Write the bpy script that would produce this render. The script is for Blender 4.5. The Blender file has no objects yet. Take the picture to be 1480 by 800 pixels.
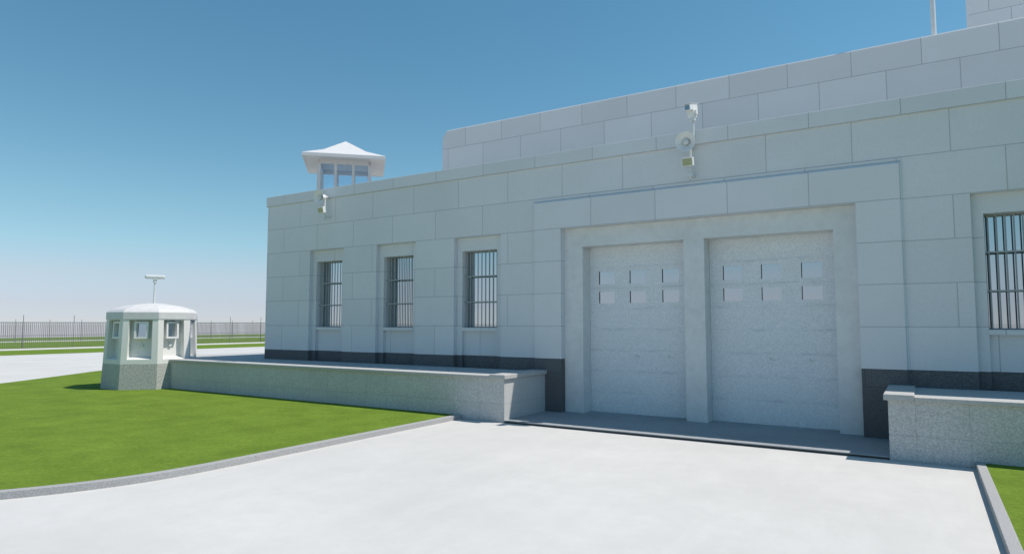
import bpy, bmesh, math, random
from math import radians, sin, cos, pi
from mathutils import Vector, Matrix
random.seed(4)
S = bpy.context.scene
COL = S.collection

# ------------------------------------------------------------------ world / sun / camera
w = bpy.data.worlds.new("World"); S.world = w; w.use_nodes = True
nt = w.node_tree; nt.nodes.clear()
sky = nt.nodes.new('ShaderNodeTexSky'); sky.sky_type = 'NISHITA'; sky.sun_disc = False
SV = Vector((.53, .265, 1.0)).normalized()
ELEV = math.asin(SV.z); AZ = math.atan2(SV.x, SV.y)
sky.sun_elevation = ELEV; sky.sun_rotation = AZ
sky.altitude = 0; sky.air_density = 1.0; sky.dust_density = 0.0; sky.ozone_density = 1.0
bg = nt.nodes.new('ShaderNodeBackground'); bg.inputs[1].default_value = 0.127
tc = nt.nodes.new('ShaderNodeTexCoord'); sp_ = nt.nodes.new('ShaderNodeSeparateXYZ'); cr = nt.nodes.new('ShaderNodeValToRGB')
nt.links.new(tc.outputs['Generated'], sp_.inputs[0]); nt.links.new(sp_.outputs[2], cr.inputs[0])
stops = [(0.0, (.50, .62, 1.0)), (.028, (.565, .615, .90)), (.068, (.71, .73, .86)), (.11, (.70, .86, .89)), (.17, (.69, .92, .89)), (.31, (.62, .95, .93)), (.446, (.59, .98, .96)), (1.0, (.62, .98, .97))]
els = cr.color_ramp.elements
while len(els) < len(stops): els.new(.5)
for e_, (p_, c_) in zip(els, stops): e_.position = p_; e_.color = (*c_, 1)
mxw = nt.nodes.new('ShaderNodeMix'); mxw.data_type = 'RGBA'; mxw.blend_type = 'MULTIPLY'; mxw.inputs[0].default_value = 1
nt.links.new(sky.outputs[0], mxw.inputs[6]); nt.links.new(cr.outputs[0], mxw.inputs[7])
wo = nt.nodes.new('ShaderNodeOutputWorld')
nt.links.new(mxw.outputs[2], bg.inputs[0]); nt.links.new(bg.outputs[0], wo.inputs[0])

sl = bpy.data.lights.new('sun', 'SUN'); sl.energy = 4.7; sl.angle = radians(.53); sl.color = (1.0, .93, .85)
so = bpy.data.objects.new('sun', sl); COL.objects.link(so)
so.rotation_euler = (-SV).to_track_quat('-Z', 'Y').to_euler(); so.location = (20, 20, 60)

cd = bpy.data.cameras.new('camera'); cam = bpy.data.objects.new('camera', cd); COL.objects.link(cam)
cd.sensor_width = 36; cd.lens = 945.4/1480*36; cd.clip_end = 6000; cd.clip_start = .05
cam.location = (0, 0, 2.2); cam.rotation_euler = (radians(90+4.0756), 0, radians(32.148))
S.camera = cam
S.view_settings.view_transform = 'Standard'; S.view_settings.look = 'None'
S.view_settings.exposure = 0.0; S.view_settings.gamma = 1
S.cycles.use_denoising = True
S.cycles.max_bounces = 8; S.cycles.diffuse_bounces = 4

# ------------------------------------------------------------------ materials
def newmat(name, rough=.8, spec=.3, metal=0):
    m = bpy.data.materials.new(name); m.use_nodes = True
    n = m.node_tree.nodes; b = n['Principled BSDF']
    b.inputs['Roughness'].default_value = rough
    b.inputs['Specular IOR Level'].default_value = spec
    b.inputs['Metallic'].default_value = metal
    return m, n, m.node_tree.links, b

def N(nodes, t, **kw):
    o = nodes.new(t)
    for k, v in kw.items(): setattr(o, k, v)
    return o

def mathn(n, l, op, a, b=None, clamp=False):
    o = N(n, 'ShaderNodeMath', operation=op); o.use_clamp = clamp
    for i, v in enumerate((a, b)):
        if v is None: continue
        if isinstance(v, (int, float)): o.inputs[i].default_value = v
        else: l.new(v, o.inputs[i])
    return o.outputs[0]

def mixc(n, l, fac, a, b, mode='MIX'):
    o = N(n, 'ShaderNodeMix', data_type='RGBA', blend_type=mode)
    if isinstance(fac, (int, float)): o.inputs[0].default_value = fac
    else: l.new(fac, o.inputs[0])
    for i, v in ((6, a), (7, b)):
        if isinstance(v, tuple): o.inputs[i].default_value = (*v, 1)
        else: l.new(v, o.inputs[i])
    return o.outputs[2]

def noise(n, l, vec, scale, detail=4, rough=.6):
    o = N(n, 'ShaderNodeTexNoise'); o.inputs['Scale'].default_value = scale
    o.inputs['Detail'].default_value = detail; o.inputs['Roughness'].default_value = rough
    if vec is not None: l.new(vec, o.inputs['Vector'])
    return o.outputs[0]

def ramp(n, l, fac, lo, hi):
    o = N(n, 'ShaderNodeMapRange'); l.new(fac, o.inputs[0])
    o.inputs[1].default_value = lo; o.inputs[2].default_value = hi
    return o.outputs[0]

def speckle(name, c1, c2, scale=45, rough=.85, contrast=(.35, .65), big=.12, bump=.25, spec=.25, joints=None, jcol=.55, bvar=.025, boff=.5):
    """cast or sawn stone: fine grain between two colours + faint large stains; optional joints (w, h, x0, z0)"""
    m, n, l, b = newmat(name, rough, spec)
    g = N(n, 'ShaderNodeNewGeometry'); P = g.outputs['Position']
    f = ramp(n, l, noise(n, l, P, scale, 3, .7), *contrast)
    col = mixc(n, l, f, c1, c2)
    bg_ = ramp(n, l, noise(n, l, P, .55, 5, .6), .3, .75)
    k = 1-big
    dark = mixc(n, l, 1.0, col, (k, k, k*.99), 'MULTIPLY')
    col = mixc(n, l, bg_, dark, col)
    hsrc = f
    if joints:
        W_, H_, x0, z0, ms = joints
        s = N(n, 'ShaderNodeSeparateXYZ'); l.new(P, s.inputs[0])
        u = mathn(n, l, 'ADD', mathn(n, l, 'ADD', s.outputs[0], s.outputs[1]), -x0 - 14.34)
        v = mathn(n, l, 'ADD', s.outputs[2], -z0)
        c = N(n, 'ShaderNodeCombineXYZ'); l.new(u, c.inputs[0]); l.new(v, c.inputs[1])
        br = N(n, 'ShaderNodeTexBrick'); l.new(c.outputs[0], br.inputs['Vector'])
        br.inputs['Scale'].default_value = 1; br.inputs['Brick Width'].default_value = W_; br.inputs['Row Height'].default_value = H_
        br.inputs['Mortar Size'].default_value = ms; br.inputs['Mortar Smooth'].default_value = .25; br.inputs['Bias'].default_value = 0
        br.inputs['Color1'].default_value = (1-bvar, 1-bvar, 1-bvar, 1); br.inputs['Color2'].default_value = (1+bvar, 1+bvar, 1+bvar, 1); br.offset = boff
        br.inputs['Mortar'].default_value = (1, 1, 1, 1)
        col = mixc(n, l, 1.0, col, br.outputs['Color'], 'MULTIPLY')
        jc = mixc(n, l, 1.0, col, (jcol, jcol, jcol), 'MULTIPLY')
        col = mixc(n, l, br.outputs['Fac'], col, jc)
        hsrc = mathn(n, l, 'SUBTRACT', mathn(n, l, 'MULTIPLY', f, .12), br.outputs['Fac'])
    l.new(col, b.inputs['Base Color'])
    bp = N(n, 'ShaderNodeBump'); bp.inputs['Strength'].default_value = bump; bp.inputs['Distance'].default_value = .01
    l.new(hsrc, bp.inputs['Height']); l.new(bp.outputs[0], b.inputs['Normal'])
    return m

BW, BH = 1.614, .807
JT = (BW, BH, -17.21-.807-BW*40, 2.14-8*BH, .009)
M = {}
M['limestone'] = speckle('limestone_blocks', (.65, .667, .69), (.69, .707, .73), 30, .8, big=.07, bump=.3, joints=JT, jcol=.66)
M['limestone_portal'] = speckle('limestone_portal', (.65, .667, .69), (.69, .707, .73), 30, .8, big=.06, bump=.3,
                                joints=(BW, BH, JT[2]-.075, JT[3], .009), jcol=.66)
M['limestone_upper'] = speckle('limestone_upper', (.745, .725, .725), (.785, .765, .765), 30, .8, big=.05, bump=.35,
                               joints=(BW, BH, -.286-BW*40, 8.85-10*BH, .010), jcol=.62, bvar=.04)
M['limestone_tower'] = speckle('limestone_tower', (.72, .715, .72), (.75, .745, .75), 30, .8, big=.05, bump=.35,
                               joints=(BW, BH, 3.588-BW*40-21.66, 16.39-20*BH, .014), jcol=.6)
M['basalt'] = speckle('dark_base_stone', (.085, .09, .095), (.17, .175, .18), 38, .75, contrast=(.35, .7), big=.1, bump=.3,
                      joints=(BW, 1.6, -17.21-BW*40, -.6, .006), jcol=.7)
M['cast'] = speckle('frame_concrete', (.67, .685, .685), (.76, .775, .775), 5, .85, contrast=(.3, .7), big=.14, bump=.15)
M['granite'] = speckle('granite_wall', (.38, .385, .38), (.66, .665, .66), 46, .85, contrast=(.33, .67), big=.1, bump=.45,
                       joints=(.71, .70, -17.02-.71*10, -.29, .005), jcol=.80, boff=0)
M['coping'] = speckle('coping_stone', (.42, .415, .41), (.52, .515, .51), 40, .8, big=.08, bump=.2)
M['terrace'] = speckle('terrace_slab', (.40, .42, .43), (.48, .50, .51), 30, .8, big=.12, bump=.2)
M['booth'] = speckle('booth_render', (.71, .71, .69), (.76, .76, .74), 25, .75, big=.08, bump=.15)
M['booth_base'] = speckle('booth_granite', (.33, .34, .32), (.58, .585, .56), 34, .85, contrast=(.38, .62), big=.08, bump=.5)
M['kerb'] = speckle('kerb_stone', (.30, .30, .305), (.46, .46, .465), 60, .85, contrast=(.36, .64), big=.08, bump=.3)
M['apron'] = speckle('apron_concrete', (.32, .34, .36), (.40, .42, .44), 12, .8, contrast=(.3, .7), big=.2, bump=.12,
                     joints=(2.2, 3.0, -8.0-BW*0, -1, .006), jcol=.75)

def concrete_ground(name, c1, c2):
    m, n, l, b = newmat(name, .75, .25)
    g = N(n, 'ShaderNodeNewGeometry'); P = g.outputs['Position']
    a = ramp(n, l, noise(n, l, P, .35, 7, .65), .3, .7)
    bb = ramp(n, l, noise(n, l, P, 3.0, 6, .7), .35, .7)
    mp = N(n, 'ShaderNodeMapping'); mp.inputs['Scale'].default_value = (1.2, .22, 1); mp.inputs['Rotation'].default_value = (0, 0, .5)
    l.new(P, mp.inputs[0])
    c = ramp(n, l, noise(n, l, mp.outputs[0], 1.6, 6, .7), .5, .8)
    col = mixc(n, l, a, c1, c2)
    col = mixc(n, l, mathn(n, l, 'MULTIPLY', bb, .35), col, tuple(x*.93 for x in c1))
    col = mixc(n, l, mathn(n, l, 'MULTIPLY', c, .4), col, tuple(min(1, x*1.06) for x in c2))
    l.new(col, b.inputs['Base Color'])
    bp = N(n, 'ShaderNodeBump'); bp.inputs['Strength'].default_value = .1; bp.inputs['Distance'].default_value = .01
    l.new(noise(n, l, P, 18, 5, .7), bp.inputs['Height']); l.new(bp.outputs[0], b.inputs['Normal'])
    return m
M['driveway'] = concrete_ground('driveway_concrete', (.515, .508, .494), (.61, .602, .586))
M['ground'] = concrete_ground('haze_ground', (.38, .37, .365), (.40, .39, .385))  # pale colour stands in for the haze just under the horizon

def grass_mat():
    m, n, l, b = newmat('lawn_grass', .9, .08)
    g = N(n, 'ShaderNodeNewGeometry'); P = g.outputs['Position']
    mp = N(n, 'ShaderNodeMapping'); mp.inputs['Scale'].default_value = (1, 1, 1)
    mp.inputs['Rotation'].default_value = (0, 0, .35); l.new(P, mp.inputs[0])
    a = ramp(n, l, noise(n, l, P, 1.1, 7, .68), .3, .7)
    f = ramp(n, l, noise(n, l, mp.outputs[0], 16, 9, .88), .38, .62)
    h = ramp(n, l, noise(n, l, P, 40, 8, .85), .35, .65)
    col = mixc(n, l, a, (.114, .190, .024), (.168, .268, .034))
    col = mixc(n, l, f, mixc(n, l, 1.0, col, (.74, .76, .72), 'MULTIPLY'), mixc(n, l, 1.0, col, (1.28, 1.16, 1.25), 'MULTIPLY'))
    col = mixc(n, l, mathn(n, l, 'MULTIPLY', h, .5), col, mixc(n, l, 1.0, col, (.62, .68, .7), 'MULTIPLY'))
    l.new(col, b.inputs['Base Color'])
    bp = N(n, 'ShaderNodeBump'); bp.inputs['Strength'].default_value = .35; bp.inputs['Distance'].default_value = .02
    l.new(noise(n, l, P, 60, 6, .8), bp.inputs['Height']); l.new(bp.outputs[0], b.inputs['Normal'])
    return m
M['grass'] = grass_mat()

def paint(name, col, rough=.45, spec=.4, metal=0, var=.06, scale=6):
    m, n, l, b = newmat(name, rough, spec, metal)
    g = N(n, 'ShaderNodeNewGeometry')
    f = ramp(n, l, noise(n, l, g.outputs['Position'], scale, 5, .65), .3, .7)
    l.new(mixc(n, l, f, tuple(c*(1-var) for c in col), tuple(min(1, c*(1+var)) for c in col)), b.inputs['Base Color'])
    return m
M['white'] = paint('white_paint', (.74, .74, .74))
M['tower_white'] = paint('tower_white', (.72, .68, .67), .6)
M['roof_white'] = paint('roof_white', (.60, .60, .605), .7)
M['grey_metal'] = paint('grey_metal', (.62, .64, .64), .4, .5, .0)
M['bars'] = paint('bar_steel', (.30, .33, .34), .45, .5, .3)
M['fence'] = paint('fence_steel', (.16, .16, .168), .6, .3)
M['dark'] = paint('reveal_shade_dark', (.02, .02, .022), .8, .1)  # near-black for the painted shade beside the door panes
M['lamp_face'] = paint('lamp_face', (.36, .38, .20), .4, .5, var=.2, scale=40)
M['lens'] = paint('camera_lens', (.05, .20, .33), .08, .9)

def door_mat():
    m, n, l, b = newmat('garage_door_steel', .55, .35)
    g = N(n, 'ShaderNodeNewGeometry'); P = g.outputs['Position']
    f = ramp(n, l, noise(n, l, P, 42, 4, .8), .3, .7)
    mp = N(n, 'ShaderNodeMapping'); mp.inputs['Scale'].default_value = (.5, 1, 3); l.new(P, mp.inputs[0])
    s = ramp(n, l, noise(n, l, mp.outputs[0], 2.4, 6, .7), .35, .7)
    col = mixc(n, l, f, (.50, .54, .57), (.90, .92, .93))
    col = mixc(n, l, mathn(n, l, 'MULTIPLY', s, .35), col, (.66, .66, .66))
    # wear along the section joints
    sp = N(n, 'ShaderNodeSeparateXYZ'); l.new(P, sp.inputs[0])
    q = mathn(n, l, 'DIVIDE', mathn(n, l, 'SUBTRACT', sp.outputs[2], .05), .5038)
    fr = mathn(n, l, 'FRACT', q)
    d = mathn(n, l, 'MINIMUM', fr, mathn(n, l, 'SUBTRACT', 1.0, fr))
    near = N(n, 'ShaderNodeMapRange'); l.new(d, near.inputs[0])
    near.inputs[1].default_value = .10; near.inputs[2].default_value = 0.0
    wv = ramp(n, l, noise(n, l, mp.outputs[0], 5, 5, .7), .46, .64)
    col = mixc(n, l, mathn(n, l, 'MULTIPLY', mathn(n, l, 'MULTIPLY', near.outputs[0], wv), .55), col, (.42, .48, .54))
    l.new(col, b.inputs['Base Color'])
    bp = N(n, 'ShaderNodeBump'); bp.inputs['Strength'].default_value = .25; bp.inputs['Distance'].default_value = .006
    l.new(f, bp.inputs['Height']); l.new(bp.outputs[0], b.inputs['Normal'])
    return m
M['door'] = door_mat()

def glass_mat(name, tint, refl, dark=(.03, .035, .04)):
    m = bpy.data.materials.new(name); m.use_nodes = True
    n = m.node_tree.nodes; l = m.node_tree.links; n.clear()
    o = N(n, 'ShaderNodeOutputMaterial'); mx = N(n, 'ShaderNodeMixShader')
    d = N(n, 'ShaderNodeBsdfDiffuse'); d.inputs[0].default_value = (*dark, 1)
    gl = N(n, 'ShaderNodeBsdfGlossy'); gl.inputs['Color'].default_value = (*tint, 1); gl.inputs['Roughness'].default_value = .015
    mx.inputs[0].default_value = refl
    l.new(d.outputs[0], mx.inputs[1]); l.new(gl.outputs[0], mx.inputs[2]); l.new(mx.outputs[0], o.inputs[0])
    return m
M['mirror'] = glass_mat('window_glass', (.62, .66, .68), .85)
M['door_glass'] = glass_mat('door_glass', (.53, .55, .575), .9, (.1, .12, .14))
M['booth_glass'] = glass_mat('booth_glass', (.85, .88, .92), .6)

def clear_glass():
    m = bpy.data.materials.new('tower_glass'); m.use_nodes = True
    n = m.node_tree.nodes; l = m.node_tree.links; n.clear()
    o = N(n, 'ShaderNodeOutputMaterial'); mx = N(n, 'ShaderNodeMixShader')
    t = N(n, 'ShaderNodeBsdfTransparent'); t.inputs[0].default_value = (.95, .975, 1.0, 1)
    gl = N(n, 'ShaderNodeBsdfGlossy'); gl.inputs['Roughness'].default_value = .01; gl.inputs['Color'].default_value = (.8, .9, 1, 1)
    mx.inputs[0].default_value = .08
    l.new(t.outputs[0], mx.inputs[1]); l.new(gl.outputs[0], mx.inputs[2]); l.new(mx.outputs[0], o.inputs[0])
    return m
M['tower_glass'] = clear_glass()

# ------------------------------------------------------------------ mesh helpers (world coordinates in, stored relative to the parent)
def B(): return bmesh.new()

def box(bm, x0, x1, y0, y1, z0, z1, skip=()):
    v = [bm.verts.new(p) for p in ((x0,y0,z0),(x1,y0,z0),(x1,y1,z0),(x0,y1,z0),(x0,y0,z1),(x1,y0,z1),(x1,y1,z1),(x0,y1,z1))]
    F = dict(b=(0,3,2,1), t=(4,5,6,7), f=(0,1,5,4), r=(1,2,6,5), k=(2,3,7,6), l=(3,0,4,7))
    for k, f in F.items():
        if k not in skip: bm.faces.new([v[i] for i in f])

def prism(bm, pts, z0, z1):
    """pts: plan polygon counter-clockwise"""
    a = [bm.verts.new((x, y, z0)) for x, y in pts]; c = [bm.verts.new((x, y, z1)) for x, y in pts]
    n = len(pts)
    bm.faces.new(a[::-1]); bm.faces.new(c)
    for i in range(n): bm.faces.new((a[i], a[(i+1) % n], c[(i+1) % n], c[i]))

def loft(bm, rings, cap0=True, cap1=True):
    R = [[bm.verts.new(p) for p in r] for r in rings]
    n = len(rings[0])
    for a, c in zip(R, R[1:]):
        for i in range(n):
            bm.faces.new((a[i], a[(i+1) % n], c[(i+1) % n], c[i]))
    if cap0: bm.faces.new(R[0][::-1])
    if cap1: bm.faces.new(R[-1])

def tube(bm, p0, p1, r0, r1=None, seg=12, caps=True):
    r1 = r0 if r1 is None else r1
    p0, p1 = Vector(p0), Vector(p1); d = (p1-p0).normalized()
    q = d.to_track_quat('Z', 'Y')
    rings = [[p + q @ Vector((r*cos(2*pi*i/seg), r*sin(2*pi*i/seg), 0)) for i in range(seg)] for p, r in ((p0, r0), (p1, r1))]
    loft(bm, rings, caps, caps)

def lathe(bm, origin, axis, prof, seg=28, caps=False):
    """prof: (distance along axis, radius)"""
    o = Vector(origin); q = Vector(axis).normalized().to_track_quat('Z', 'Y')
    rings = [[o + q @ Vector((r*cos(2*pi*i/seg), r*sin(2*pi*i/seg), t)) for i in range(seg)] for t, r in prof]
    loft(bm, rings, caps, caps)

def obox(bm, c, size, q):
    c = Vector(c); vs = []
    for sz in (-1, 1):
        for sx, sy in ((-1,-1),(1,-1),(1,1),(-1,1)):
            vs.append(bm.verts.new(c + q @ Vector((sx*size[0]/2, sy*size[1]/2, sz*size[2]/2))))
    for f in ((0,3,2,1),(4,5,6,7),(0,1,5,4),(1,2,6,5),(2,3,7,6),(3,0,4,7)): bm.faces.new([vs[i] for i in f])

def wloc(p):
    l = Vector((0, 0, 0))
    while p is not None: l += p.location; p = p.parent
    return l

def obj(name, bm, mat, parent=None, origin=None, bevel=0, smooth=False, recalc=True, **props):
    base = Vector(origin) if origin is not None else Vector((0, 0, 0))
    if parent is not None: base = wloc(parent) if origin is None else Vector(origin)
    if recalc: bmesh.ops.recalc_face_normals(bm, faces=bm.faces)
    bmesh.ops.translate(bm, verts=bm.verts, vec=-base)
    me = bpy.data.meshes.new(name); bm.to_mesh(me); bm.free()
    if smooth: me.polygons.foreach_set('use_smooth', [True]*len(me.polygons))
    me.materials.append(M[mat])
    o = bpy.data.objects.new(name, me); COL.objects.link(o)
    if parent is not None:
        o.parent = parent; o.location = base - wloc(parent)
    else: o.location = base
    if bevel:
        md = o.modifiers.new('bevel', 'BEVEL'); md.width = bevel; md.segments = 2; md.limit_method = 'ANGLE'; md.angle_limit = radians(40)
    for k, v in props.items(): o[k] = v
    return o

def thing(name, label, cat, loc, group=None):
    o = bpy.data.objects.new(name, None); COL.objects.link(o); o.location = loc
    o['label'] = label; o['category'] = cat
    if group: o['group'] = group
    o.empty_display_size = .3
    return o

def tag(o, label, cat, group=None):
    o['label'] = label; o['category'] = cat
    if group: o['group'] = group

def struct(name, bm, mat, **kw):
    return obj(name, bm, mat, kind='structure', **kw)

# ------------------------------------------------------------------ ground, pavement, lawns
bm = B(); r = 3500
v = [bm.verts.new(p) for p in ((-r,-r,-.25),(r,-r,-.25),(r,r,-.25),(-r,r,-.25))]; bm.faces.new(v)
struct('ground', bm, 'ground')

bm = B(); box(bm, -54, 60, -60, 12.35, -.2, 0); struct('driveway', bm, 'driveway')
bm = B(); box(bm, -54, -10.0, 12.3505, 12.41, -.2, -.002); box(bm, -54, 60, 12.4105, 110, -.2, -.004); struct('concrete_yard', bm, 'driveway')
bm = B(); box(bm, -63, -54.001, -120, 180, -.2, .02); struct('roadside_verge', bm, 'grass')
bm = B(); box(bm, -67.4, -63.001, -120, 180, -.2, .012); struct('perimeter_path', bm, 'driveway')
bm = B(); box(bm, -90.5, -67.401, -120, 180, -.2, .02); struct('grass_strip', bm, 'grass')
bm = B(); box(bm, -95.5, -90.501, -120, 180, -.2, .012); struct('outer_path', bm, 'driveway')
bm = B(); box(bm, -118, -95.501, -160, 220, -.2, .02); struct('outer_grass', bm, 'grass')

# left kerb path (outer = driveway side)
kp = [(-9.17, 12.395), (-9.17, 10.5), (-9.165, 8.5), (-9.16, 7.2), (-9.155, 6.4), (-9.17, 5.8), (-9.23, 5.25), (-9.36, 4.75), (-9.56, 4.25), (-9.86, 3.7),
      (-10.28, 3.12), (-10.85, 2.6), (-11.6, 2.2), (-12.6, 1.95), (-14.5, 1.85), (-20, 1.85), (-25.3, 1.85)]
def offset(path, d):
    out = []
    for i, p in enumerate(path):
        a = Vector(path[max(i-1, 0)]); b = Vector(path[min(i+1, len(path)-1)])
        t = (b-a).normalized(); nrm = Vector((t.y, -t.x))
        out.append((p[0]+nrm.x*d, p[1]+nrm.y*d))
    return out
def smooth_path(p, it=3):
    for _ in range(it):
        q = [p[0]]
        for a, b in zip(p, p[1:]):
            q += [(a[0]*.75+b[0]*.25, a[1]*.75+b[1]*.25), (a[0]*.25+b[0]*.75, a[1]*.25+b[1]*.75)]
        q.append(p[-1]); p = q
    return p
kp = smooth_path(kp, 2)
inner = offset(kp, .125)
def ribbon(bm, outer, inner, z0, z1):
    a = [[bm.verts.new((x, y, z)) for x, y in outer] for z in (z0, z1)]
    c = [[bm.verts.new((x, y, z)) for x, y in inner] for z in (z0, z1)]
    n = len(outer)
    for i in range(n-1):
        bm.faces.new((a[0][i], a[0][i+1], a[1][i+1], a[1][i])); bm.faces.new((a[1][i], a[1][i+1], c[1][i+1], c[1][i]))
        bm.faces.new((c[0][i+1], c[0][i], c[1][i], c[1][i+1])); bm.faces.new((c[0][i], c[0][i+1], a[0][i+1], a[0][i]))
    for i in (0, n-1): bm.faces.new((a[0][i], a[1][i], c[1][i], c[0][i]))
bm = B(); ribbon(bm, kp, inner, -.1, .10)
struct('kerb', bm, 'kerb', bevel=.008)
far = [(-25.3, 2.0), (-26.2, 5.0), (-27.0, 8.2), (-27.85, 10.15), (-28.65, 11.3), (-29.6, 12.6), (-31.9, 15.6), (-33.0, 17.6)]
far = [far[0]] + smooth_path(far[1:], 1)
lawnpts = [(x-.001, y) for x, y in inner] + far + [(-22.975, 17.6), (-22.975, 12.395)]
bm = B()
cc = [bm.verts.new((x, y, .085)) for x, y in lawnpts]; dd = [bm.verts.new((x, y, -.1)) for x, y in lawnpts]
bm.faces.new(cc)
for i in range(len(cc)): j = (i+1) % len(cc); bm.faces.new((cc[i], dd[i], dd[j], cc[j]))
bmesh.ops.triangulate(bm, faces=[f for f in bm.faces if len(f.verts) > 4])
struct('lawn', bm, 'grass')
bm = B(); box(bm, .585, .705, -20, 12.395, -.1, .10); struct('kerb', bm, 'kerb', bevel=.008)
bm = B(); box(bm, .7055, 25, -20, 12.395, -.1, .085); struct('lawn', bm, 'grass')

# ------------------------------------------------------------------ apron in front of the garage doors
bm = B(); box(bm, -7.998, -.552, 12.40, 14.9, .034, .052); box(bm, -7.998, -.552, 12.56, 14.9, -.2, .0338)
struct('apron_pavement', bm, 'apron')

# ------------------------------------------------------------------ terraces with retaining walls
TZ = 1.03
def terrace(label, x0, x1, west, yb):
    t = thing('terrace_wall', label, 'terrace', ((x0+x1)/2, 12.4, 0), 'granite terraces either side of the garage apron')
    bm = B()
    if west: box(bm, x0, -18.90, 12.4, yb, -.2, TZ-.07); box(bm, -18.899, x1, 12.4, 14.33, -.2, TZ-.07)
    else: box(bm, x0, x1, 12.4, 14.33, -.2, TZ-.07)
    obj('retaining_wall', bm, 'granite', t)
    bm = B()
    if west:
        box(bm, x0, -18.885, 12.701, yb, TZ-.0695, TZ-.005); box(bm, -18.8849, -8.36, 12.701, 14.335, TZ-.0695, TZ-.005)
        obj('paving', bm, 'terrace', t)
        bm = B(); box(bm, -20.0, -8.361, 12.34, 12.70, TZ-.0695, TZ+.0); box(bm, -21.4, -20.0005, 12.34, 12.70, TZ-.0695, TZ+.0)
        obj('coping', bm, 'coping', t, bevel=.01)
        bm = B(); box(bm, -8.36, -7.94, 12.33, 14.295, TZ-.069, TZ+.03)
        obj('end_coping', bm, 'coping', t, bevel=.012)
    else:
        box(bm, -.18, x1, 12.701, 14.335, TZ-.0695, TZ-.005); obj('paving', bm, 'terrace', t)
        bm = B(); box(bm, -.179, x1, 12.34, 12.70, TZ-.0695, TZ+.0); obj('coping', bm, 'coping', t, bevel=.01)
        bm = B(); box(bm, -.61, -.18, 12.33, 14.295, TZ-.069, TZ+.03); obj('end_coping', bm, 'coping', t, bevel=.012)
    return t
terrace('long speckled granite terrace wall with pale coping running from garage to guard booth', -22.97, -8.0, True, 34)
terrace('speckled granite terrace wall with pale coping right of the garage doors beside right lawn', -.55, 20, False, 0)

# ------------------------------------------------------------------ prison building
YW, YP, YF, YD = 14.35, 14.265, 14.455, 14.87
X0, X1, YB = -18.88, 20.0, 60.0
bld = thing('prison_building', 'large pale limestone prison block with barred windows and two garage doors', 'building', (-4.3, YW, 0))
wall, base = B(), B()
ZB = 1.345
def wb(x0, x1, y0, y1, z0, z1):
    if z0 < ZB:
        box(base, x0, x1, y0, y1, z0, min(z1, ZB))
        if z1 > ZB: box(wall, x0, x1, y0, y1, ZB, z1)
    else: box(wall, x0, x1, y0, y1, z0, z1)
YK = 15.05
WC = [-15.97, -13.05, -10.14, 1.555]
HO, HI = .765, .575
ZR, ZO, ZS = 4.548, 4.185, 2.09
segs = []; x = X0
for c in WC[:3]: segs.append((x, c-HO)); x = c+HO
segs.append((x, -8.35)); segs.append((-.25, WC[3]-HO)); segs.append((WC[3]+HO, X1))
for a, b_ in segs: wb(a, b_, YW, YK, 0, ZR)
wb(X0, -8.35, YW, YK, ZR, 6.165); wb(-.25, X1, YW, YK, ZR, 6.165); wb(-8.35, -.25, YW, YK, ZR, 6.165)
Y1 = YW+.13
for c in WC:
    wb(c-HO, c-HI, Y1, YK, 0, ZR); wb(c+HI, c+HO, Y1, YK, 0, ZR)
    wb(c-HI, c+HI, Y1, YK, ZO, ZR)
    wb(c-HI, c+HI, Y1+.09, YK, 0, 2.0)
# west and east walls behind the front bay
wb(X0, X0+.4, YK, YB, 0, 6.165); wb(X1-.4, X1, YK, YB, 0, 6.165); wb(X0+.4, X1-.4, YB-.4, YB, 0, 6.165)
wl = obj('wall', wall, 'limestone', bld, recalc=False)
obj('base_course', base, 'basalt', bld, recalc=False)
# portal
bm = B()
def pier(bm, a, b_, xo):
    if xo < a: pts = [(a, YP), (b_, YP), (b_, YK), (xo, YK), (xo, YW)]
    else: pts = [(a, YP), (b_, YP), (xo, YW), (xo, YK), (a, YK)]
    return pts
PL = pier(bm, -8.30, -7.54, -8.35); PR = pier(bm, -1.05, -.30, -.25)
for P in (PL, PR): prism(bm, P, ZB, 4.545)
fr = [(-8.30, YP, 4.5455), (-.30, YP, 4.5455), (-.30, YP, 5.24), (-8.30, YP, 5.24)]
bk = [(-8.35, YW-.001, 4.5455), (-.25, YW-.001, 4.5455), (-.25, YW-.001, 5.30), (-8.35, YW-.001, 5.30)]
loft(bm, [bk, fr], False, True)
box(bm, -8.3, -.3, YP+.002, YW+.01, 4.5456, 4.60)
box(bm, -8.35, -.25, YW-.014, YW+.01, 5.3001, 5.352)
obj('portal', bm, 'limestone_portal', bld)
for P in (PL, PR):
    bm = B(); prism(bm, P, .0, ZB-.0005); obj('portal_base', bm, 'basalt', bld)
# cornice
bm = B()
box(bm, X0-.045, X1+.045, YW-.045, YW+.4, 6.165, 6.50)
box(bm, X0-.045, X0+.4, YW+.4, YB, 6.165, 6.50); box(bm, X1-.4, X1+.045, YW+.4, YB, 6.165, 6.50)
obj('cornice', bm, 'limestone', bld, bevel=.01)
bm = B(); box(bm, X0+.4005, X1-.4005, YW+.62, YB-.41, 6.0, 6.2); obj('roof', bm, 'apron', bld)
# upper storey
bm = B()
UX, UY, UZ = -15.43, 19.5, 9.58
prof = [(UX, 5.9), (20.0, 5.9), (20.0, UZ), (UX+.21, UZ), (UX, UZ-.26)]
a = [bm.verts.new((x, UY, z)) for x, z in prof]; c = [bm.verts.new((x, 52, z)) for x, z in prof]
bm.faces.new(a); bm.faces.new(c[::-1])
for i in range(5): bm.faces.new((a[i], c[i], c[(i+1) % 5], a[(i+1) % 5]))
obj('upper_storey', bm, 'limestone_upper', bld, bevel=.05)
bm = B(); box(bm, 2.28, 16.4, 36, 37.5, 9.5, 30)
obj('central_tower', bm, 'limestone_tower', bld, bevel=.03)

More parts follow.
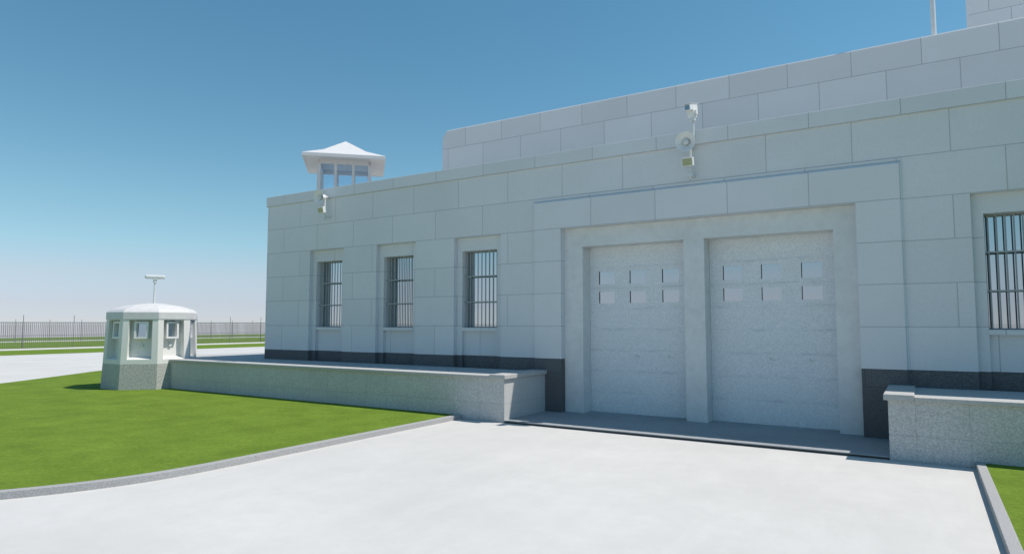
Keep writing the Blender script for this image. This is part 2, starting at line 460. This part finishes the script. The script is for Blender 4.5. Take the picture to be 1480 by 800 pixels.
# concrete frame and garage doors
DL, DR, DT = (-7.04, -4.525), (-4.065, -1.475), 4.085
bm = B()
box(bm, -7.539, DL[0], YF, YK, .05, DT); box(bm, DL[1], DR[0], YF, YK, .05, DT); box(bm, DR[1], -1.051, YF, YK, .05, DT)
box(bm, -7.539, -1.051, YF, YK, DT, 4.5453)
obj('door_frame', bm, 'cast', bld)
SH = (DT-.05)/8
def garage_door(x0, x1, wins, handles, label):
    dm = B()
    for k in range(8):
        z0 = .052 + k*SH; z1 = .05+(k+1)*SH - .0
        if k in (5, 6):
            wz0, wz1 = (2.70, 2.985) if k == 5 else (3.165, 3.48)
            xs = [x0+.004] + [q for w_ in wins for q in w_] + [x1-.004]
            box(dm, xs[0], xs[-1], YD, YD+.045, z0, wz0); box(dm, xs[0], xs[-1], YD, YD+.045, wz1, z1)
            for i in range(0, len(xs), 2): box(dm, xs[i], xs[i+1], YD, YD+.045, wz0, wz1)
        else: box(dm, x0+.004, x1-.004, YD, YD+.045, z0, z1)
    box(dm, x0+.002, x1-.002, YD+.005, YD+.06, .05, 2.6)
    box(dm, x0+.002, x1-.002, YD+.005, YD+.06, 3.56, DT)
    d = obj('garage_door', dm, 'door', bld, origin=((x0+x1)/2, YD, .05), label=label)
    for k in (5, 6):
        wz0, wz1 = (2.70, 2.985) if k == 5 else (3.165, 3.48)
        for a_, b_ in wins:
            p = B(); box(p, a_, b_, YD+.012, YD+.03, wz0, wz1); obj('window_pane', p, 'door_glass', d)
            p = B(); box(p, a_-.004, a_+.008, YD-.003, YD+.012, wz0-.002, wz1+.002); obj('reveal_shade', p, 'dark', d)  # dark sliver paints in the shade of the pane's left reveal
    for hx, hz in handles:
        p = B(); box(p, hx-.05, hx-.035, YD-.03, YD+.0, hz, hz+.05); box(p, hx-.05, hx+.05, YD-.035, YD-.02, hz-.012, hz)
        box(p, hx+.035, hx+.05, YD-.02, YD, hz-.012, hz+.012)
        obj('handle', p, 'grey_metal', d)
garage_door(*DL, [(-6.785, -6.38), (-5.98, -5.58), (-5.17, -4.775)], [(-5.8, 1.42), (-5.0, 1.42)], 'left pale sectional garage door, narrower one')
garage_door(*DR, [(-3.765, -3.365), (-2.95, -2.55), (-2.145, -1.75)], [(-2.77, 1.43), (-1.99, 1.43)], 'right pale sectional garage door, wider one')

# barred windows
def window(c):
    g0 = B(); box(g0, c-HI+.0, c+HI-.0, Y1+.30, Y1+.31, ZS, ZO)
    g = obj('window', g0, 'mirror', bld, origin=(c, Y1+.3, ZS))
    p = B(); box(p, c-HI-.008, c+HI+.008, Y1-.012, Y1+.30, 2.0005, ZS); obj('sill', p, 'limestone', g)
    p = B(); nb = 9
    for i in range(nb):
        x = c-HI + (i+.5)*2*HI/nb; tube(p, (x, Y1+.12, ZS), (x, Y1+.12, ZO), .0125, seg=10, caps=False)
    obj('bars', p, 'bars', g, smooth=True)
    for f in (.333, .667):
        p = B(); z = ZS + f*(ZO-ZS); box(p, c-HI, c+HI, Y1+.10, Y1+.142, z-.014, z+.014)
        obj('crossbar', p, 'bars', g)
    p = B(); t = .028
    box(p, c-HI, c+HI, Y1+.27, Y1+.299, ZO-t, ZO); box(p, c-HI, c+HI, Y1+.27, Y1+.299, ZS, ZS+t)
    box(p, c-HI, c-HI+t, Y1+.27, Y1+.299, ZS+t, ZO-t); box(p, c+HI-t, c+HI, Y1+.27, Y1+.299, ZS+t, ZO-t)
    obj('frame', p, 'bars', g)
for c in WC: window(c)

# ------------------------------------------------------------------ octagonal guard booth
cx, cy = -22.41, 12.50
booth = thing('guard_booth', 'white octagonal guard booth with granite base at the left end of the terrace', 'guard booth', (cx, cy, 0))
def octo(ap, z, rot=0, n=8):
    R_ = ap/cos(pi/8)
    return [Vector((cx+R_*cos(radians(22.5+45*i)), cy+R_*sin(radians(22.5+45*i)), z)) for i in range(8)]
ZG = .90; ZE = 2.34
def apz(z): return 1.345 - (z-.08)*(1.345-1.258)/(2.36-.08)
bm = B(); loft(bm, [octo(apz(-.1), -.1), octo(apz(ZG), ZG)], True, True); obj('granite_base', bm, 'booth_base', booth)
bm = B()
lo, hi = octo(apz(ZG), ZG), octo(apz(ZE), ZE)
u0, u1, v0, v1 = .17, .83, .10, .985
fr_bm, gl_bm = [], []
wf = []
for i in range(8):
    A, Bq, Cq, Dq = lo[i], lo[(i+1) % 8], hi[(i+1) % 8], hi[i]
    n_ = (Bq-A).cross(Dq-A).normalized()
    def P(u, v, A=A, Bq=Bq, Cq=Cq, Dq=Dq): return (A*(1-u)+Bq*u)*(1-v) + (Dq*(1-u)+Cq*u)*v
    h = [P(u0, v0), P(u1, v0), P(u1, v1), P(u0, v1)]
    dep = .25
    rr = [P(u0, v0+.06)-n_*dep, P(u1, v0+.06)-n_*dep, P(u1, v1)-n_*dep, P(u0, v1)-n_*dep]
    o = [bm.verts.new(p) for p in (A, Bq, Cq, Dq)]; hh = [bm.verts.new(p) for p in h]; r2 = [bm.verts.new(p) for p in rr]
    for k in range(4):
        bm.faces.new((o[k], o[(k+1) % 4], hh[(k+1) % 4], hh[k])); bm.faces.new((hh[k], hh[(k+1) % 4], r2[(k+1) % 4], r2[k]))
    bm.faces.new(r2)
    wf.append((P, n_))
body = obj('wall', bm, 'booth', booth)
for i, (P, n_) in enumerate(wf):
    if i in (1, 2, 3): continue            # the three faces turned to the yard behind
    tx = (P(1, .5)-P(0, .5)).normalized(); tz = (P(.5, 1)-P(.5, 0)).normalized()
    Rm = Matrix((tx, -n_, tz)).transposed().to_quaternion() if False else Matrix((tx, -n_, tz)).transposed()
    q = Rm.to_quaternion()
    c0 = P(.5, .76) - n_*.25
    W_, H_ = .42, .56; t = .06
    p = B()
    for dx, dz, sx, sz in ((-(W_-t)/2, 0, t, H_), ((W_-t)/2, 0, t, H_), (0, (H_-t)/2, W_-2*t, t), (0, -(H_-t)/2, W_-2*t, t)):
        obox(p, c0 + tx*dx + tz*dz + n_*.09, (sx, .18, sz), q)
    f = obj('window_frame', p, 'white', booth)
    p = B(); obox(p, c0 + n_*.035, (W_-2*t, .02, H_-2*t), q); obj('glass', p, 'booth_glass', f)
    p = B(); obox(p, P(.5, .42) - n_*.22, (.085, .07, .085), q); obj('gun_port', p, 'grey_metal', booth)
bm = B()
loft(bm, [octo(1.262, 2.3405), octo(1.275, 2.35), octo(1.275, 2.565), octo(1.262, 2.59), octo(1.17, 2.675), octo(.80, 2.80), octo(.30, 2.88), octo(.06, 2.90)], True, True)
obj('roof', bm, 'roof_white', booth)

# camera mast on the booth roof
bc = thing('security_camera', 'pale bar-shaped security camera on thin pole above the booth roof', 'security camera', (cx+.02, cy, 2.89))
bm = B(); tube(bm, (cx+.02, cy, 2.88), (cx+.02, cy, 3.62), .035, .026, 12); tube(bm, (cx+.02, cy, 2.88), (cx+.02, cy, 2.915), .075, seg=14)
obj('pole', bm, 'grey_metal', bc, smooth=False)
bm = B(); tube(bm, (cx+.02, cy, 3.60), (cx+.02, cy, 3.72), .06, .05, 14); 
q = Matrix.Rotation(radians(45), 3, 'Z').to_quaternion()
obox(bm, (cx+.02, cy, 3.77), (.14, .13, .15), Matrix.Rotation(radians(62), 3, 'Z').to_quaternion()); obj('bracket', bm, 'grey_metal', bc, bevel=.01)
ax = Vector((cos(radians(62)), sin(radians(62)), 0))
bm = B(); obox(bm, (cx+.02, cy, 3.80), (.62, .15, .135), Matrix.Rotation(radians(60.8), 3, 'Z').to_quaternion())
hd = obj('camera_head', bm, 'grey_metal', bc, bevel=.055); hd.modifiers['bevel'].segments = 5

# ------------------------------------------------------------------ speaker masts on the facade
def mast(label, x, zb, zt, cam_head, horn_z, lamp_z, yaw=0):
    y = 14.12
    t = thing('speaker_mast', label, 'speaker', (x, y, zb), 'horn speakers fixed to the front wall')
    p = B(); tube(p, (x, y, zb), (x, y, zt), .03, seg=14)
    obj('pole', p, 'grey_metal', t, smooth=False)
    p = B(); box(p, x-.06, x+.06, y-.045, y+.045, zb+.06, zb+.14); box(p, x-.03, x+.03, y+.0451, 14.345, zb+.07, zb+.13)
    obj('wall_bracket', p, 'grey_metal', t, bevel=.006)
    p = B(); box(p, x-.03, x+.03, y+.02, 14.345, zb+.70, zb+.755); obj('wall_bracket', p, 'grey_metal', t, bevel=.006)
    hx = x-.05
    d = Vector((sin(yaw), -cos(yaw), -.12)).normalized()
    o_ = Vector((hx+.01, y-.03, horn_z))
    p = B()
    prof = [(-.06, .0), (-.06, .08), (.0, .09), (.04, .06), (.07, .075), (.12, .12), (.16, .175), (.19, .215), (.195, .225),
            (.188, .217), (.155, .155), (.11, .10), (.06, .06), (.04, .0)]
    lathe(p, o_, d, prof, 36); bmesh.ops.remove_doubles(p, verts=p.verts, dist=.0005)
    h = obj('horn', p, 'white', t, smooth=True)
    p = B(); lathe(p, o_, d, [(.05, .0), (.05, .03), (.10, .058), (.14, .066), (.155, .055), (.16, .0)], 20)
    bmesh.ops.remove_doubles(p, verts=p.verts, dist=.0005); obj('horn_core', p, 'grey_metal', h, smooth=True)
    q = Matrix.Rotation(yaw, 3, 'Z') @ Matrix.Rotation(radians(12), 3, 'X'); q = q.to_quaternion()
    lc = Vector((x-.03, y-.09, lamp_z))
    p = B(); obox(p, lc, (.245, .11, .19), q); l_ = obj('floodlight', p, 'white', t, bevel=.012)
    p = B(); obox(p, lc + q @ Vector((0, -.057, 0)), (.205, .006, .15), q); obj('lamp_face', p, 'lamp_face', l_)
    if cam_head:
        p = B(); tube(p, (x+.07, y, horn_z-.02), (x+.07, y, zt+.36), .034, seg=16); tube(p, (x+.07, y, zt+.32), (x+.07, y, zt+.38), .065, seg=16)
        box(p, x, x+.07, y-.02, y+.02, horn_z+.0, horn_z+.05)
        obj('camera_pole', p, 'grey_metal', t)
        cc_ = Vector((x+.06, y-.02, zt+.56))
        q = (Matrix.Rotation(radians(-8), 3, 'Z') @ Matrix.Rotation(radians(14), 3, 'X')).to_quaternion()
        p = B(); obox(p, cc_+Vector((-.01, -.02, .055)), (.135, .40, .125), q); obox(p, cc_+Vector((-.01, -.03, .128)), (.155, .46, .012), q)
        ch = obj('camera_head', p, 'white', t, bevel=.012)
        p = B(); obox(p, cc_+Vector((-.01, -.02, .055)) + q @ Vector((0, -.2025, 0)), (.105, .006, .095), q); obj('lens_window', p, 'lens', ch)
        p = B(); obox(p, cc_+Vector((.0, .02, -.085)), (.15, .15, .17), q); tube(p, cc_+Vector((-.10, .02, -.05)), cc_+Vector((.11, .02, -.05)), .065, seg=16)
        obj('pan_tilt_mount', p, 'white', t, bevel=.006)
mast('horn speaker mast with floodlight and security camera above the garage doors', -4.23, 5.36, 6.34, True, 6.185, 5.735)
mast('horn speaker and floodlight without a camera near the left corner of the wall', -15.84, 5.46, 6.25, False, 6.16, 5.75)

# ------------------------------------------------------------------ flagpole
bm = B(); tube(bm, (.52, 20.6, 9.0), (.52, 20.6, 19.5), .062, .045, 18); tube(bm, (.52, 20.6, 9.5), (.52, 20.6, 9.66), .12, seg=18)
lathe(bm, (.52, 20.6, 19.5), (0, 0, 1), [(0, .02), (.03, .07), (.08, .085), (.13, .07), (.16, .01)], 16, True)
o = obj('flagpole', bm, 'grey_metal', origin=(.52, 20.6, 9.0), smooth=False)
tag(o, 'tall bare grey flagpole standing on the upper roof of the building', 'flagpole')

# ------------------------------------------------------------------ guard tower
gx, gy = -30.1, 28.42
gt = thing('guard_tower', 'white guard tower cabin with flared pyramid roof rising behind the building', 'guard tower', (gx, gy, -.25))
def sq(hw, z):  # square turned 45 degrees
    R_ = hw*math.sqrt(2)
    return [Vector((gx+R_*cos(radians(90*i)), gy+R_*sin(radians(90*i)), z)) for i in range(4)]
E_ = 11.94
bm = B()
loft(bm, [sq(1.45, -.25), sq(1.4, 8.6)], True, True); obj('shaft', bm, 'tower_white', gt)
bm = B(); loft(bm, [sq(1.5, 8.6005), sq(1.95, 8.9), sq(1.95, 9.1)], True, True); obj('floor', bm, 'tower_white', gt)
bm = B(); loft(bm, [sq(1.6, 9.1005), sq(1.6, 10.0)], True, True); obj('parapet', bm, 'tower_white', gt)
bm = B()
side = []
for i in range(4):
    a, b_ = sq(1.55, 0)[i], sq(1.55, 0)[(i+1) % 4]; side.append((a, b_))
for i, (a, b_) in enumerate(side):
    t = (b_-a).normalized(); nn = Vector((t.y, -t.x, 0)); q = Matrix((t, -nn, Vector((0, 0, 1)))).transposed().to_quaternion()
    L = (b_-a).length
    for k, f in enumerate((.0, .3333, .6667)):
        wd = .16 if k else .2
        c_ = a + t*(L*f) + (t*.0 if k else -nn*.08 + t*.08)
        obox(bm, Vector((c_.x, c_.y, 10.85)) - (nn*.06 if k else nn*0), (wd, .14 if k else .2, 1.70), q)
    c_ = (a+b_)/2 - nn*.075
    obox(bm, Vector((c_.x, c_.y, 11.83)), (L-.3, .13, .26), q)
obj('window_posts', bm, 'tower_white', gt)
for i, (a, b_) in enumerate(side):
    t = (b_-a).normalized(); nn = Vector((t.y, -t.x, 0)); q = Matrix((t, -nn, Vector((0, 0, 1)))).transposed().to_quaternion()
    c_ = (a+b_)/2 - nn*.08; bm = B(); obox(bm, Vector((c_.x, c_.y, 10.85)), ((b_-a).length-.3, .012, 1.68), q)
    obj('glass', bm, 'tower_glass', gt)
bm = B(); loft(bm, [sq(2.30, E_), sq(2.30, E_-.02), sq(2.385, E_-.02), sq(2.385, E_+.17), sq(1.25, E_+.68), sq(.03, E_+1.56)], True, True)
obj('roof', bm, 'roof_white', gt)

# ------------------------------------------------------------------ perimeter fences (tall steel pickets)
def fence(label, X, ys, ph, th, pitch, y0, y1):
    t = thing('perimeter_fence', label, 'fence', (X, (y0+y1)/2, 0), 'steel perimeter fences')
    p = B(); y = y0; k = .0135 if X > -80 else .006
    while y < y1:
        box(p, X-k, X+k, y-k, y+k, 0, th, skip=('b',)); y += pitch
    obj('pickets', p, 'fence', t, recalc=False)
    p = B()
    for z in (th-.03, 1.14 if X > -80 else .25): box(p, X-.025, X+.025, y0, y1, z-.022, z+.022)
    obj('rails', p, 'fence', t)
    proto = None
    for y in ys:
        if not (y0 < y < y1): continue
        if proto is None:
            q = B(); tube(q, (X, y, 0), (X, y, ph), .036, .024, 8); proto = obj('post', q, 'fence', t, origin=(X, y, 0))
        else:
            c = proto.copy(); COL.objects.link(c); c.parent = t; c.location = Vector((X, y, 0)) - t.location
fence('nearer dark steel picket fence with tall posts beside the perimeter path', -67.8, [26.24+4.11*i for i in range(-6, 13)], 2.97, 2.34, .155, 2, 75)
fence('farther dark steel picket fence beyond the grass strip', -92.0, [34.82+3.63*i for i in range(-8, 18)], 2.74, 2.34, .20, 8, 95)
